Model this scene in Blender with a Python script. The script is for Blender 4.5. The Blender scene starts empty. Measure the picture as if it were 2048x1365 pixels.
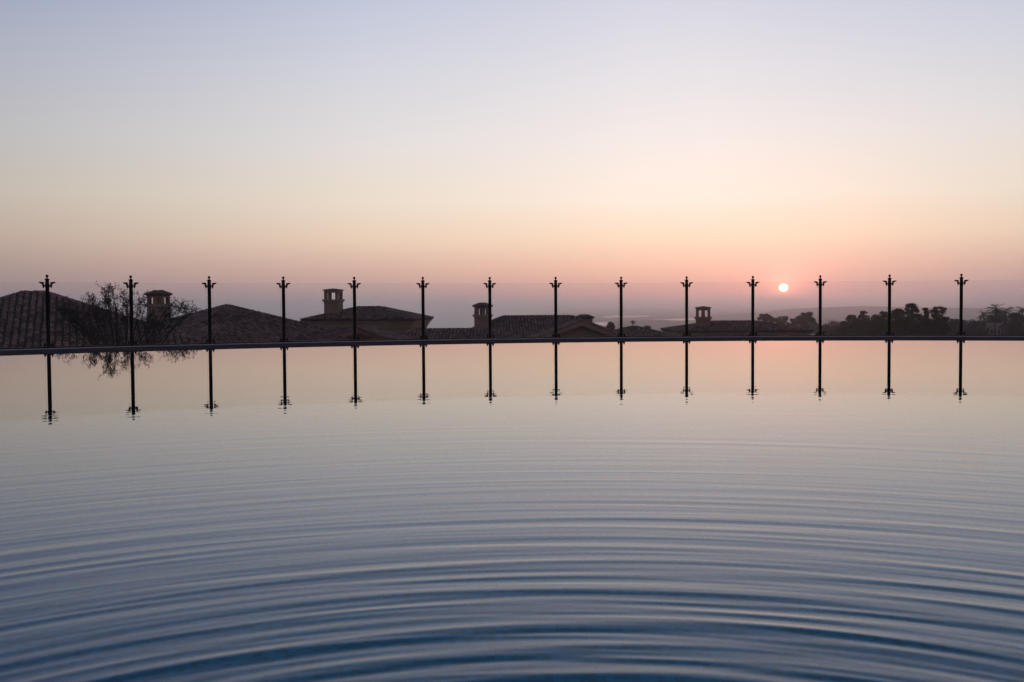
import bpy, bmesh, math, random
import numpy as np
from mathutils import Vector, Matrix, noise as mnoise

random.seed(11)
rng = np.random.default_rng(5)
scene = bpy.context.scene
COL = scene.collection

# ------------------------------------------------------------------ camera
S = 1.15                                   # metres per fitted unit
CAM_H = 0.7229 * S
FPX, CXP, CYP = 2035.6, 1024.0, 682.5      # focal length and centre in photo pixels
PITCH, ROLL = 0.0365, -0.0064
_c, _s = math.cos(PITCH), math.sin(PITCH)
_right, _up, _fwd = Vector((1, 0, 0)), Vector((0, _s, _c)), Vector((0, _c, -_s))
_cr, _sr = math.cos(ROLL), math.sin(ROLL)
RIGHT = _right * _cr + _up * _sr
UP = _up * _cr - _right * _sr
cam = bpy.data.cameras.new('camera')
cam_ob = bpy.data.objects.new('camera', cam)
COL.objects.link(cam_ob)
cam.sensor_width = 36.0
cam.lens = FPX / 2048 * 36.0
cam.clip_start = 0.05
cam.clip_end = 120000
M = Matrix((( RIGHT.x, UP.x, -_fwd.x, 0), (RIGHT.y, UP.y, -_fwd.y, 0), (RIGHT.z, UP.z, -_fwd.z, CAM_H), (0, 0, 0, 1)))
cam_ob.matrix_world = M
scene.camera = cam_ob


def ray(x, y):
    return (_fwd + RIGHT * ((x - CXP) / FPX) - UP * ((y - CYP) / FPX))


def at(x, y, D):
    """world point seen at photo pixel (x, y), D metres ahead"""
    d = ray(x, y)
    return Vector((0, 0, CAM_H)) + d * (D / d.y)


def to_px(p):
    v = Vector(p) - Vector((0, 0, CAM_H))
    d = v.dot(_fwd)
    return CXP + FPX * v.dot(RIGHT) / d, CYP - FPX * v.dot(UP) / d, d


# ------------------------------------------------------------------ world, sun, exposure
SUN_DIR = ray(1567, 576).normalized()
SUN_EL = math.asin(SUN_DIR.z)
SUN_AZ = math.atan2(SUN_DIR.x, SUN_DIR.y)


def lin(c):
    out = []
    for v in c[:3]:
        v /= 255.0
        out.append(v / 12.92 if v <= 0.04045 else ((v + 0.055) / 1.055) ** 2.4)
    return (out[0], out[1], out[2], 1.0)


world = bpy.data.worlds.new('World')
scene.world = world
world.use_nodes = True
wt = world.node_tree
for n in list(wt.nodes):
    wt.nodes.remove(n)


class NB:
    """tiny node-building helper"""
    def __init__(self, tree):
        self.t = tree

    def node(self, kind, **kw):
        n = self.t.nodes.new(kind)
        for k, v in kw.items():
            setattr(n, k, v)
        return n

    def link(self, a, b):
        self.t.links.new(a, b)

    def setin(self, sock, v):
        if isinstance(v, bpy.types.NodeSocket):
            self.t.links.new(v, sock)
        else:
            sock.default_value = v

    def math(self, op, a, b=None, c=None, clamp=False):
        n = self.node('ShaderNodeMath', operation=op, use_clamp=clamp)
        self.setin(n.inputs[0], a)
        if b is not None:
            self.setin(n.inputs[1], b)
        if c is not None:
            self.setin(n.inputs[2], c)
        return n.outputs[0]

    def vmath(self, op, a, b=None):
        n = self.node('ShaderNodeVectorMath', operation=op)
        self.setin(n.inputs[0], a)
        if b is not None:
            self.setin(n.inputs[1], b)
        return n

    def maprange(self, v, a, b, c=0.0, d=1.0, mode='LINEAR'):
        n = self.node('ShaderNodeMapRange', interpolation_type=mode)
        self.setin(n.inputs[0], v)
        for i, x in enumerate((a, b, c, d)):
            n.inputs[i + 1].default_value = x
        return n.outputs[0]

    def ramp(self, fac, stops, mode='LINEAR'):
        n = self.node('ShaderNodeValToRGB')
        cr = n.color_ramp
        cr.interpolation = mode
        while len(cr.elements) > len(stops):
            cr.elements.remove(cr.elements[-1])
        while len(cr.elements) < len(stops):
            cr.elements.new(1.0)
        for e, (p, c) in zip(cr.elements, stops):
            e.position = p
            e.color = c
        self.setin(n.inputs[0], fac)
        return n.outputs[0]

    def mix(self, fac, a, b, mode='MIX'):
        n = self.node('ShaderNodeMix', data_type='RGBA', blend_type=mode)
        self.setin(n.inputs[0], fac)
        self.setin(n.inputs[6], a)
        self.setin(n.inputs[7], b)
        return n.outputs[2]

    def noise(self, scale, detail=3.0, vec=None, rough=0.5):
        n = self.node('ShaderNodeTexNoise')
        n.inputs['Scale'].default_value = scale
        n.inputs['Detail'].default_value = detail
        n.inputs['Roughness'].default_value = rough
        if vec is not None:
            self.link(vec, n.inputs['Vector'])
        return n.outputs['Fac']


W = NB(wt)
tc = W.node('ShaderNodeTexCoord')
dvec = W.vmath('NORMALIZE', tc.outputs['Generated']).outputs[0]
sep = W.node('ShaderNodeSeparateXYZ')
W.link(dvec, sep.inputs[0])
elev = W.math('MULTIPLY', W.math('ARCSINE', sep.outputs[2]), 180 / math.pi)          # degrees
azim = W.math('MULTIPLY', W.math('ARCTAN2', sep.outputs[0], sep.outputs[1]), 180 / math.pi)
dlobe = W.math('ABSOLUTE', W.math('SUBTRACT', azim, 9.0))
dlobe = W.math('MINIMUM', dlobe, W.math('SUBTRACT', 360.0, dlobe))
# piecewise position on the elevation scale: dense near the horizon
EL0, EL1 = -4.0, 92.0


def stops(rows):
    return [((e - EL0) / (EL1 - EL0), lin(c)) for e, c in rows]


tpos = W.math('DIVIDE', W.math('SUBTRACT', elev, EL0), EL1 - EL0, clamp=True)
r0 = W.ramp(tpos, stops([(-4, (126, 106, 110)), (-0.6, (186, 146, 146)), (0.5, (218, 164, 152)), (1.8, (250, 194, 168)), (3.6, (255, 223, 194)),
                         (5.8, (253, 236, 221)), (8.9, (241, 232, 228)), (12.5, (226, 223, 227)), (16.6, (208, 209, 222)), (21, (150, 168, 194)), (26, (98, 126, 154)), (40, (60, 92, 120)), (60, (54, 82, 110)), (92, (52, 74, 104))]))
r1 = W.ramp(tpos, stops([(-4, (105, 98, 106)), (-0.6, (162, 142, 146)), (0.5, (184, 154, 152)), (1.8, (217, 176, 160)), (3.6, (236, 208, 183)),
                         (5.8, (234, 220, 203)), (8.9, (224, 219, 217)), (12.5, (209, 210, 218)), (16.6, (189, 195, 214)), (21, (142, 160, 187)), (26, (95, 122, 150)), (40, (58, 89, 117)), (60, (54, 82, 110)), (92, (52, 74, 104))]))
r2 = W.ramp(tpos, stops([(-4, (92, 90, 100)), (-0.6, (132, 122, 130)), (0.5, (148, 130, 136)), (1.8, (172, 147, 141)), (3.6, (191, 171, 156)),
                         (5.8, (196, 186, 174)), (8.9, (187, 186, 187)), (12.5, (173, 177, 190)), (16.6, (151, 159, 186)), (21, (126, 141, 169)), (26, (90, 113, 141)), (40, (57, 87, 115)), (60, (54, 82, 110)), (92, (52, 74, 104))]))
r3 = W.ramp(tpos, stops([(-4, (70, 68, 78)), (-0.6, (92, 90, 102)), (0.6, (104, 98, 110)), (3.6, (130, 114, 122)), (8.9, (142, 124, 132)),
                         (16.6, (132, 124, 140)), (30, (104, 110, 138)), (50, (80, 92, 124)), (92, (52, 74, 104))]))
c01 = W.mix(W.maprange(dlobe, 2, 17), r0, r1)
c12 = W.mix(W.maprange(dlobe, 17, 36), c01, r2)
sky = W.mix(W.maprange(dlobe, 36, 110), c12, r3)
# clear-air scattering from the physical sky under the haze veil
nish = W.node('ShaderNodeTexSky', sky_type='NISHITA', sun_disc=False)
nish.sun_elevation = SUN_EL
nish.sun_rotation = SUN_AZ
nish.altitude = 150
nish.air_density = 1.0
nish.dust_density = 6.0
nish.ozone_density = 1.0
sky = W.mix(1.0, sky, W.mix(1.0, nish.outputs[0], (0.006, 0.006, 0.008, 1), 'MULTIPLY'), 'ADD')
# aureole and the flattened, haze-dimmed disc
sv = W.vmath('SUBTRACT', dvec, tuple(SUN_DIR)).outputs[0]
ss = W.node('ShaderNodeSeparateXYZ')
W.link(sv, ss.inputs[0])
hx = W.math('SQRT', W.math('ADD', W.math('POWER', ss.outputs[0], 2.0), W.math('POWER', ss.outputs[1], 2.0)))
vz = W.math('MULTIPLY', ss.outputs[2], 1.08)
rad = W.math('MULTIPLY', W.math('SQRT', W.math('ADD', W.math('MULTIPLY', hx, hx), W.math('MULTIPLY', vz, vz))), 180 / math.pi)
glow1 = W.math('EXPONENT', W.math('MULTIPLY', rad, -1.0 / 0.6))
glow2 = W.math('EXPONENT', W.math('MULTIPLY', rad, -1.0 / 3.0))
disc = W.maprange(rad, 0.12, 0.28, 1.0, 0.0, 'SMOOTHSTEP')


def scaled(col, fac):
    n = W.vmath('SCALE', col)
    W.setin(n.inputs['Scale'], fac)
    return n.outputs[0]


sky = W.mix(1.0, sky, scaled((0.95, 0.34, 0.16), glow1), 'ADD')
sky = W.mix(1.0, sky, scaled((0.44, 0.085, 0.06), glow2), 'ADD')
sky = W.mix(1.0, sky, scaled((7.0, 5.2, 2.6), disc), 'ADD')
bg = W.node('ShaderNodeBackground')
W.link(sky, bg.inputs[0])
bg.inputs[1].default_value = 1.0
wo = W.node('ShaderNodeOutputWorld')
W.link(bg.outputs[0], wo.inputs[0])

sun = bpy.data.lights.new('sun', 'SUN')
sun_ob = bpy.data.objects.new('sun', sun)
COL.objects.link(sun_ob)
sun.energy = 0.10
sun.angle = math.radians(0.53)
sun.color = (1.0, 0.40, 0.30)
sun_ob.rotation_euler = (-SUN_DIR).to_track_quat('-Z', 'Y').to_euler()
sun_ob.location = SUN_DIR * 200

scene.view_settings.view_transform = 'Standard'
scene.view_settings.look = 'None'
scene.view_settings.exposure = 0.07
scene.view_settings.gamma = 1.0
scene.view_settings.use_curve_mapping = False
scene.render.engine = 'CYCLES'
scene.cycles.use_denoising = True
scene.cycles.max_bounces = 8
scene.cycles.diffuse_bounces = 3
scene.cycles.glossy_bounces = 4
scene.cycles.volume_bounces = 3
scene.cycles.transparent_max_bounces = 32
scene.cycles.sample_clamp_indirect = 8.0


# ------------------------------------------------------------------ helpers
def tag(o, label=None, cat=None, group=None, kind=None):
    for k, v in (('label', label), ('category', cat), ('group', group), ('kind', kind)):
        if v:
            o[k] = v
    return o


def empty(name, loc=(0, 0, 0), rz=0.0):
    o = bpy.data.objects.new(name, None)
    COL.objects.link(o)
    o.location = loc
    o.rotation_euler = (0, 0, rz)
    o.empty_display_size = 0.2
    return o


def link_mesh(name, me, parent=None, loc=None):
    o = bpy.data.objects.new(name, me)
    COL.objects.link(o)
    if parent is not None:
        o.parent = parent
    if loc is not None:
        o.location = loc
    return o


class MB:
    """collects vertices and faces of ONE mesh"""
    def __init__(self):
        self.v, self.f, self.sm = [], [], []

    def add(self, vs, fs, smooth=False):
        b = len(self.v)
        self.v += [tuple(p) for p in vs]
        self.f += [tuple(i + b for i in q) for q in fs]
        self.sm += [smooth] * len(fs)

    def box(self, x0, x1, y0, y1, z0, z1, m=None):
        vs = [Vector((x, y, z)) for z in (z0, z1) for y in (y0, y1) for x in (x0, x1)]
        if m is not None:
            vs = [m @ p for p in vs]
        self.add(vs, [(0, 2, 3, 1), (4, 5, 7, 6), (0, 1, 5, 4), (2, 6, 7, 3), (0, 4, 6, 2), (1, 3, 7, 5)])

    def lathe(self, prof, n=16, c=(0, 0), smooth=True, cap=True):
        """prof: list of (radius, z) from bottom to top"""
        b = [(c[0] + r * math.cos(2 * math.pi * k / n), c[1] + r * math.sin(2 * math.pi * k / n), z) for r, z in prof for k in range(n)]
        fs = []
        for i in range(len(prof) - 1):
            for k in range(n):
                k2 = (k + 1) % n
                fs.append((i * n + k, i * n + k2, (i + 1) * n + k2, (i + 1) * n + k))
        self.add(b, fs, smooth)
        if cap:
            L = len(prof) - 1
            self.add(b[:n], [tuple(reversed(range(n)))])
            self.add(b[L * n:], [tuple(range(n))])

    def tube(self, pts, rads, n=6, smooth=True):
        rings = []
        prev = None
        for i, p in enumerate(pts):
            p = Vector(p)
            a = Vector(pts[max(i - 1, 0)])
            b = Vector(pts[min(i + 1, len(pts) - 1)])
            t = (b - a)
            t = t.normalized() if t.length > 1e-9 else Vector((0, 0, 1))
            ref = prev if prev is not None else (Vector((1, 0, 0)) if abs(t.x) < 0.9 else Vector((0, 1, 0)))
            u = (ref - t * ref.dot(t))
            u = u.normalized() if u.length > 1e-6 else t.orthogonal().normalized()
            prev = u
            w = t.cross(u)
            rings.append([p + (u * math.cos(2 * math.pi * k / n) + w * math.sin(2 * math.pi * k / n)) * rads[i] for k in range(n)])
        vs = [q for r in rings for q in r]
        fs = []
        for i in range(len(rings) - 1):
            for k in range(n):
                k2 = (k + 1) % n
                fs.append((i * n + k, i * n + k2, (i + 1) * n + k2, (i + 1) * n + k))
        self.add(vs, fs, smooth)
        L = len(rings) - 1
        self.add(rings[0], [tuple(reversed(range(n)))])
        self.add(rings[L], [tuple(range(n))])

    def extrude(self, poly, y0, y1, m=None):
        """polygon in the xz plane, thick along y"""
        n = len(poly)
        vs = [Vector((x, y0, z)) for x, z in poly] + [Vector((x, y1, z)) for x, z in poly]
        if m is not None:
            vs = [m @ p for p in vs]
        fs = [tuple(range(n)), tuple(reversed(range(n, 2 * n)))]
        for k in range(n):
            k2 = (k + 1) % n
            fs.append((k2, k, n + k, n + k2))
        self.add(vs, fs)

    def mesh(self, name, mat):
        me = bpy.data.meshes.new(name)
        me.from_pydata(self.v, [], self.f)
        me.polygons.foreach_set('use_smooth', self.sm)
        if mat:
            me.materials.append(mat)
        me.update()
        return me

    def build(self, name, mat, parent=None, loc=None):
        return link_mesh(name, self.mesh(name, mat), parent, loc)


def material(name, c1, c2=None, scale=4.0, rough=0.8, metallic=0.0, bump=0.0, bscale=30.0, spec=0.3, perobj=0.0):
    m = bpy.data.materials.new(name)
    m.use_nodes = True
    N = NB(m.node_tree)
    p = m.node_tree.nodes['Principled BSDF']
    p.inputs['Roughness'].default_value = rough
    p.inputs['Metallic'].default_value = metallic
    p.inputs['Specular IOR Level'].default_value = spec
    tcn = N.node('ShaderNodeTexCoord')
    geo = N.node('ShaderNodeNewGeometry')
    pos = geo.outputs['Position']
    if c2 is None:
        c2 = tuple(v * 0.75 for v in c1)
    f = N.noise(scale, 5.0, pos, 0.6)
    f = N.maprange(f, 0.32, 0.68)
    col = N.mix(f, (*c1, 1), (*c2, 1))
    if perobj:
        rnd = N.node('ShaderNodeObjectInfo').outputs['Random']
        isl = geo.outputs['Random Per Island']
        r = N.math('FRACT', N.math('ADD', rnd, isl))
        k = N.maprange(r, 0, 1, 1 - perobj, 1 + perobj)
        n = N.vmath('SCALE', col)
        N.setin(n.inputs['Scale'], k)
        col = n.outputs[0]
    N.link(col, p.inputs['Base Color'])
    if bump:
        b = N.node('ShaderNodeBump')
        b.inputs['Strength'].default_value = bump
        b.inputs['Distance'].default_value = 0.02
        N.link(N.noise(bscale, 4.0, pos), b.inputs['Height'])
        N.link(b.outputs[0], p.inputs['Normal'])
    return m


def leaf_material(name, c1, c2):
    m = material(name, c1, c2, 1.5, 0.65, perobj=0.35)
    N = NB(m.node_tree)
    p = m.node_tree.nodes['Principled BSDF']
    tr = N.node('ShaderNodeBsdfTranslucent')
    tr.inputs[0].default_value = (c1[0] * 1.3, c1[1] * 1.3, c1[2] * 0.8, 1)
    mx = N.node('ShaderNodeMixShader')
    mx.inputs[0].default_value = 0.22
    out = m.node_tree.nodes['Material Output']
    N.link(p.outputs[0], mx.inputs[1])
    N.link(tr.outputs[0], mx.inputs[2])
    N.link(mx.outputs[0], out.inputs[0])
    return m


MAT = {}
MAT['iron'] = material('dark_bronze_iron', (0.012, 0.011, 0.011), (0.02, 0.018, 0.017), 25, 0.45, 0.6)
MAT['stone'] = material('wet_pool_stone', (0.115, 0.078, 0.068), (0.078, 0.054, 0.050), 1.2, 1.0, bump=0.3, bscale=14, spec=0.0)
MAT['stone_highlight'] = material('edge_highlight_stone', (0.38, 0.35, 0.34), (0.30, 0.275, 0.27), 5.0, 0.7, spec=0.1)  # sky light caught by the back rim, put into a paler stone colour
MAT['retaining'] = material('retaining_wall_plaster', (0.22, 0.18, 0.15), (0.16, 0.13, 0.11), 1.5, 0.9)
MAT['deck'] = material('deck_travertine', (0.42, 0.37, 0.31), (0.34, 0.30, 0.26), 3.0, 0.7)
MAT['stucco'] = material('ochre_stucco', (0.30, 0.208, 0.142), (0.23, 0.162, 0.112), 0.7, 0.9, bump=0.2)
MAT['stucco_pale'] = material('pale_stucco', (0.32, 0.25, 0.19), (0.25, 0.195, 0.15), 0.7, 0.9)
MAT['tile'] = material('clay_roof_tile', (0.24, 0.132, 0.092), (0.155, 0.090, 0.068), 0.35, 0.85, perobj=0.5)
MAT['tile_red'] = material('red_ridge_tile', (0.26, 0.10, 0.07), (0.18, 0.08, 0.06), 2.0, 0.85, perobj=0.3)
MAT['roof_deck'] = material('roof_underlay', (0.10, 0.07, 0.058), (0.065, 0.048, 0.042), 0.8, 0.9)
MAT['timber'] = material('dark_timber_soffit', (0.07, 0.045, 0.03), (0.05, 0.03, 0.022), 3.0, 0.8)
MAT['bark'] = material('grey_bark', (0.07, 0.055, 0.045), (0.04, 0.032, 0.027), 6.0, 0.95)
MAT['leaf_olive'] = leaf_material('olive_leaf', (0.055, 0.06, 0.035), (0.035, 0.04, 0.025))
MAT['leaf_dark'] = leaf_material('dark_evergreen_leaf', (0.032, 0.040, 0.022), (0.020, 0.026, 0.016))
MAT['leaf_palm'] = leaf_material('palm_leaf', (0.045, 0.06, 0.03), (0.03, 0.04, 0.02))
MAT['window'] = material('dark_window_glass', (0.03, 0.03, 0.035), None, 1.0, 0.15, spec=0.5)


def glass_material():
    m = bpy.data.materials.new('fence_glass')
    m.use_nodes = True
    N = NB(m.node_tree)
    m.node_tree.nodes.remove(m.node_tree.nodes['Principled BSDF'])
    out = m.node_tree.nodes['Material Output']
    tr = N.node('ShaderNodeBsdfTransparent')
    geo = N.node('ShaderNodeNewGeometry')
    smudge = N.maprange(N.noise(1.3, 4.0, geo.outputs['Position']), 0.3, 0.7)
    N.link(N.mix(smudge, (0.980, 0.972, 0.978, 1), (0.988, 0.981, 0.985, 1)), tr.inputs[0])
    gl = N.node('ShaderNodeBsdfGlossy')
    gl.inputs['Roughness'].default_value = 0.02
    fr = N.node('ShaderNodeFresnel')
    fr.inputs[0].default_value = 1.2
    mx = N.node('ShaderNodeMixShader')
    N.link(fr.outputs[0], mx.inputs[0])
    N.link(tr.outputs[0], mx.inputs[1])
    N.link(gl.outputs[0], mx.inputs[2])
    N.link(mx.outputs[0], out.inputs[0])
    return m


def glass_edge_material():
    return material('polished_glass_edge', (0.30, 0.36, 0.36), (0.24, 0.30, 0.31), 4.0, 0.2, spec=0.5)


def water_material():
    m = bpy.data.materials.new('pool_water')
    m.use_nodes = True
    N = NB(m.node_tree)
    m.node_tree.nodes.remove(m.node_tree.nodes['Principled BSDF'])
    out = m.node_tree.nodes['Material Output']
    tr = N.node('ShaderNodeBsdfTransparent')
    tr.inputs[0].default_value = (0.32, 0.83, 0.89, 1)
    gl = N.node('ShaderNodeBsdfGlossy')
    gl.inputs['Roughness'].default_value = 0.0
    gl.inputs[0].default_value = (1, 1, 1, 1)
    fr = N.node('ShaderNodeFresnel')
    fr.inputs[0].default_value = 1.34
    geo = N.node('ShaderNodeNewGeometry')
    bp = N.node('ShaderNodeBump')
    bp.inputs['Strength'].default_value = 1.0
    bp.inputs['Distance'].default_value = 0.00006
    N.link(N.noise(13.0, 3.0, geo.outputs['Position'], 0.55), bp.inputs['Height'])
    N.link(bp.outputs[0], fr.inputs['Normal'])
    N.link(bp.outputs[0], gl.inputs['Normal'])
    mx = N.node('ShaderNodeMixShader')
    N.link(fr.outputs[0], mx.inputs[0])
    N.link(tr.outputs[0], mx.inputs[1])
    N.link(gl.outputs[0], mx.inputs[2])
    N.link(mx.outputs[0], out.inputs[0])
    return m


def pool_floor_material():
    m = material('blue_pool_mosaic', (0.06, 0.42, 0.50), (0.05, 0.37, 0.44), 0.5, 0.6)
    N = NB(m.node_tree)
    p = m.node_tree.nodes['Principled BSDF']
    geo = N.node('ShaderNodeNewGeometry')
    v = N.node('ShaderNodeTexVoronoi', distance='CHEBYCHEV')
    v.inputs['Scale'].default_value = 22.0
    v.inputs['Randomness'].default_value = 0.15
    N.link(geo.outputs['Position'], v.inputs['Vector'])
    sx = N.node('ShaderNodeSeparateColor')
    N.link(v.outputs['Color'], sx.inputs[0])
    k = N.maprange(sx.outputs[0], 0, 1, 0.6, 1.4)
    old = p.inputs['Base Color'].links[0].from_socket
    n = N.vmath('SCALE', old)
    N.setin(n.inputs['Scale'], k)
    N.link(n.outputs[0], p.inputs['Base Color'])
    return m


# ------------------------------------------------------------------ pool
PC = Vector((3.9697 * S, 0.39 * S, 0))         # centre of the curved pool edge
PR = 20.5 * S                                  # radius through the fence posts
RW = PR - 1.5212 * S                           # radius where the water ends
A0, DA = -0.6127, 0.0660
DECK_Y = 0.42
SRC = Vector((0.10, 0.72, 0))                  # where the ripples start


def build_water():
    rs = np.concatenate([np.arange(0.02, 0.9, 0.03), np.arange(0.9, 6.5, 0.0105), np.arange(6.5, 8.0, 0.016), np.arange(8.0, 15.0, 0.032), np.arange(15.0, 46.0, 0.25)])
    th = np.concatenate([np.radians(np.arange(52, 128, 0.42)), np.radians(np.arange(128, 412, 3.0))])   # dense where the pool lies ahead
    nt, nr = len(th), len(rs)
    ct, st = np.cos(th), np.sin(th)
    # distance to the edge of the pool along each direction
    ox, oy = SRC.x - PC.x, SRC.y - PC.y
    rw = RW + 0.06
    bq = ox * ct + oy * st
    t = -bq + np.sqrt(bq * bq - (ox * ox + oy * oy - rw * rw))
    with np.errstate(divide='ignore'):
        tl = np.where(st < -1e-6, (DECK_Y - 0.05 - SRC.y) / st, 1e9)
    t = np.minimum(t, tl)
    Rg = np.minimum(rs[None, :], t[:, None])
    X = SRC.x + Rg * ct[:, None]
    Y = SRC.y + Rg * st[:, None]
    # interfering ring waves, each from a slightly different spot, dying out with distance
    Z = np.zeros_like(X)
    lam = np.geomspace(0.052, 0.34, 24)
    for L in lam:
        k = 2 * math.pi / L
        cxo, cyo = rng.normal(0, 0.11), rng.normal(-0.03, 0.09)
        R = np.hypot(X - SRC.x - cxo, Y - SRC.y - cyo)
        decay = 1.95 + 0.50 * min(1.0, L / 0.20)
        env = np.exp(-R / decay) / np.sqrt(R + 0.4)
        ang = np.arctan2(X - SRC.x, Y - SRC.y)
        wob = rng.normal(0, 0.28) * np.sin(ang * rng.uniform(1.5, 4.5) + rng.uniform(0, 6.28)) + rng.normal(0, 0.8) * np.sin(R * rng.uniform(0.5, 1.6) + rng.uniform(0, 6.28))
        pk = 1 + 0.45 * np.sin(R * rng.uniform(0.8, 2.4) + rng.uniform(0, 6.28)) + 0.3 * np.sin(ang * rng.uniform(2, 6) + rng.uniform(0, 6.28))
        slope = RIPPLE * math.sqrt(2.0 / len(lam)) * (1.3 if 0.075 < L < 0.21 else 0.72)
        ph = k * R + rng.uniform(0, 6.28) + wob
        Z += slope / k * env * pk * (np.cos(ph) + 0.26 * np.cos(2 * ph) + 0.07 * np.cos(3 * ph))
    # faint residual wavelets everywhere but close to the far edge
    far = np.clip((15.5 - np.hypot(X, Y)) / 5.5, 0, 1)
    for i in range(9):
        L = rng.uniform(0.14, 0.5)
        k = 2 * math.pi / L
        a = rng.normal(math.pi / 2, 0.22)
        Z += 0.0006 / k * far * np.cos(k * (X * math.cos(a) + Y * math.sin(a)) + rng.uniform(0, 6.28)) * (1 + 0.7 * np.sin(X * rng.uniform(1, 4) + rng.uniform(0, 6)))
    Z *= np.clip((t[:, None] - Rg) / 0.8, 0, 1) ** 0.5 * (Rg < t[:, None])
    idx = np.arange(nt * nr).reshape(nt, nr)
    nxt = np.roll(idx, -1, axis=0)
    q = np.stack([idx[:, :-1], idx[:, 1:], nxt[:, 1:], nxt[:, :-1]], axis=-1)
    keep = (rs[None, :-1] < t[:, None]) | (rs[None, :-1] < np.roll(t, -1)[:, None])
    q = q[keep]
    V = np.stack([X.ravel(), Y.ravel(), Z.ravel()], axis=1)
    used = np.unique(q)
    remap = np.zeros(nt * nr, dtype=np.int64)
    remap[used] = np.arange(len(used))
    V, q = V[used], remap[q]
    me = bpy.data.meshes.new('pool_water')
    me.vertices.add(len(V))
    me.vertices.foreach_set('co', V.ravel())
    me.loops.add(len(q) * 4)
    me.loops.foreach_set('vertex_index', q.ravel().astype(np.int32))
    me.polygons.add(len(q))
    me.polygons.foreach_set('loop_start', np.arange(0, len(q) * 4, 4, dtype=np.int32))
    me.polygons.foreach_set('use_smooth', np.ones(len(q), dtype=bool))
    me.update(calc_edges=True)
    me.materials.append(water_material())
    o = link_mesh('pool_water', me)
    tag(o, 'still pool water with fine concentric ripples mirroring the sunset', None, kind='structure')


RIPPLE = 0.106
build_water()


def ring(mb, prof, a0, a1, n, smooth=False):
    """sweep a (radius, z) profile along the curved pool edge"""
    P = len(prof)
    vs, fs = [], []
    for i in range(n + 1):
        a = a0 + (a1 - a0) * i / n
        for r, z in prof:
            vs.append((PC.x + r * math.sin(a), PC.y + r * math.cos(a), z))
    for i in range(n):
        for k in range(P):
            k2 = (k + 1) % P
            fs.append((i * P + k, i * P + k2, (i + 1) * P + k2, (i + 1) * P + k))
    mb.add(vs, fs, smooth)
    mb.add(vs[:P], [tuple(range(P))])
    mb.add(vs[-P:], [tuple(reversed(range(P)))])


EDGE_A = math.radians(88)
mb = MB()
vs = [(PC.x + (RW + 0.3) * math.sin(a), PC.y + (RW + 0.3) * math.cos(a), -1.15) for a in np.linspace(-EDGE_A, EDGE_A, 90)]
vs += [(PC.x + RW + 0.3, 0.3, -1.15), (PC.x - RW - 0.3, 0.3, -1.15)]
mb.add(vs, [tuple(reversed(range(len(vs))))])
tag(mb.build('pool_floor', pool_floor_material()), kind='structure')

mb = MB()
ring(mb, [(RW, -1.3), (RW, 0.004), (RW + 0.035, 0.016), (RW + 1.36, 0.022), (RW + 1.36, -1.3)], -EDGE_A, EDGE_A, 160)
weir = tag(mb.build('pool_edge', MAT['stone']), 'low dark stone infinity edge curving along the far side of the pool', 'pool edge')
mb = MB()
ring(mb, [(RW + 1.362, -0.05), (RW + 1.362, 0.022), (RW + 1.375, 0.040), (RW + 1.435, 0.042), (RW + 1.45, 0.022), (RW + 1.45, -0.05)], -EDGE_A, EDGE_A, 160)  # rounded back rim, its highlight painted in by the pale colour
tag(mb.build('edge_highlight_rim', MAT['stone_highlight'], weir), 'thin back rim of the dark stone edge with its sky highlight painted pale')
mb = MB()
ring(mb, [(RW + 1.455, -8.5), (RW + 1.455, -0.012), (PR + 0.34, -0.012), (PR + 0.34, -8.5)], -EDGE_A, EDGE_A, 160)
tag(mb.build('retaining_wall', MAT['retaining']), 'dark curved retaining wall under the glass fence behind the pool edge', 'wall')
mb = MB()
mb.box(-28, 32, -14, DECK_Y - 0.03, -1.3, 0.06)
tag(mb.build('pool_deck', MAT['deck']), kind='structure')

# ------------------------------------------------------------------ glass fence
HP = 1.2653 * S                                # top of the ball finial
fence = empty('glass_fence', (PC.x, PC.y + PR, 0))
tag(fence, 'curved fence of clear glass panes between slim dark iron posts with ball finials', 'fence')


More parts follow.
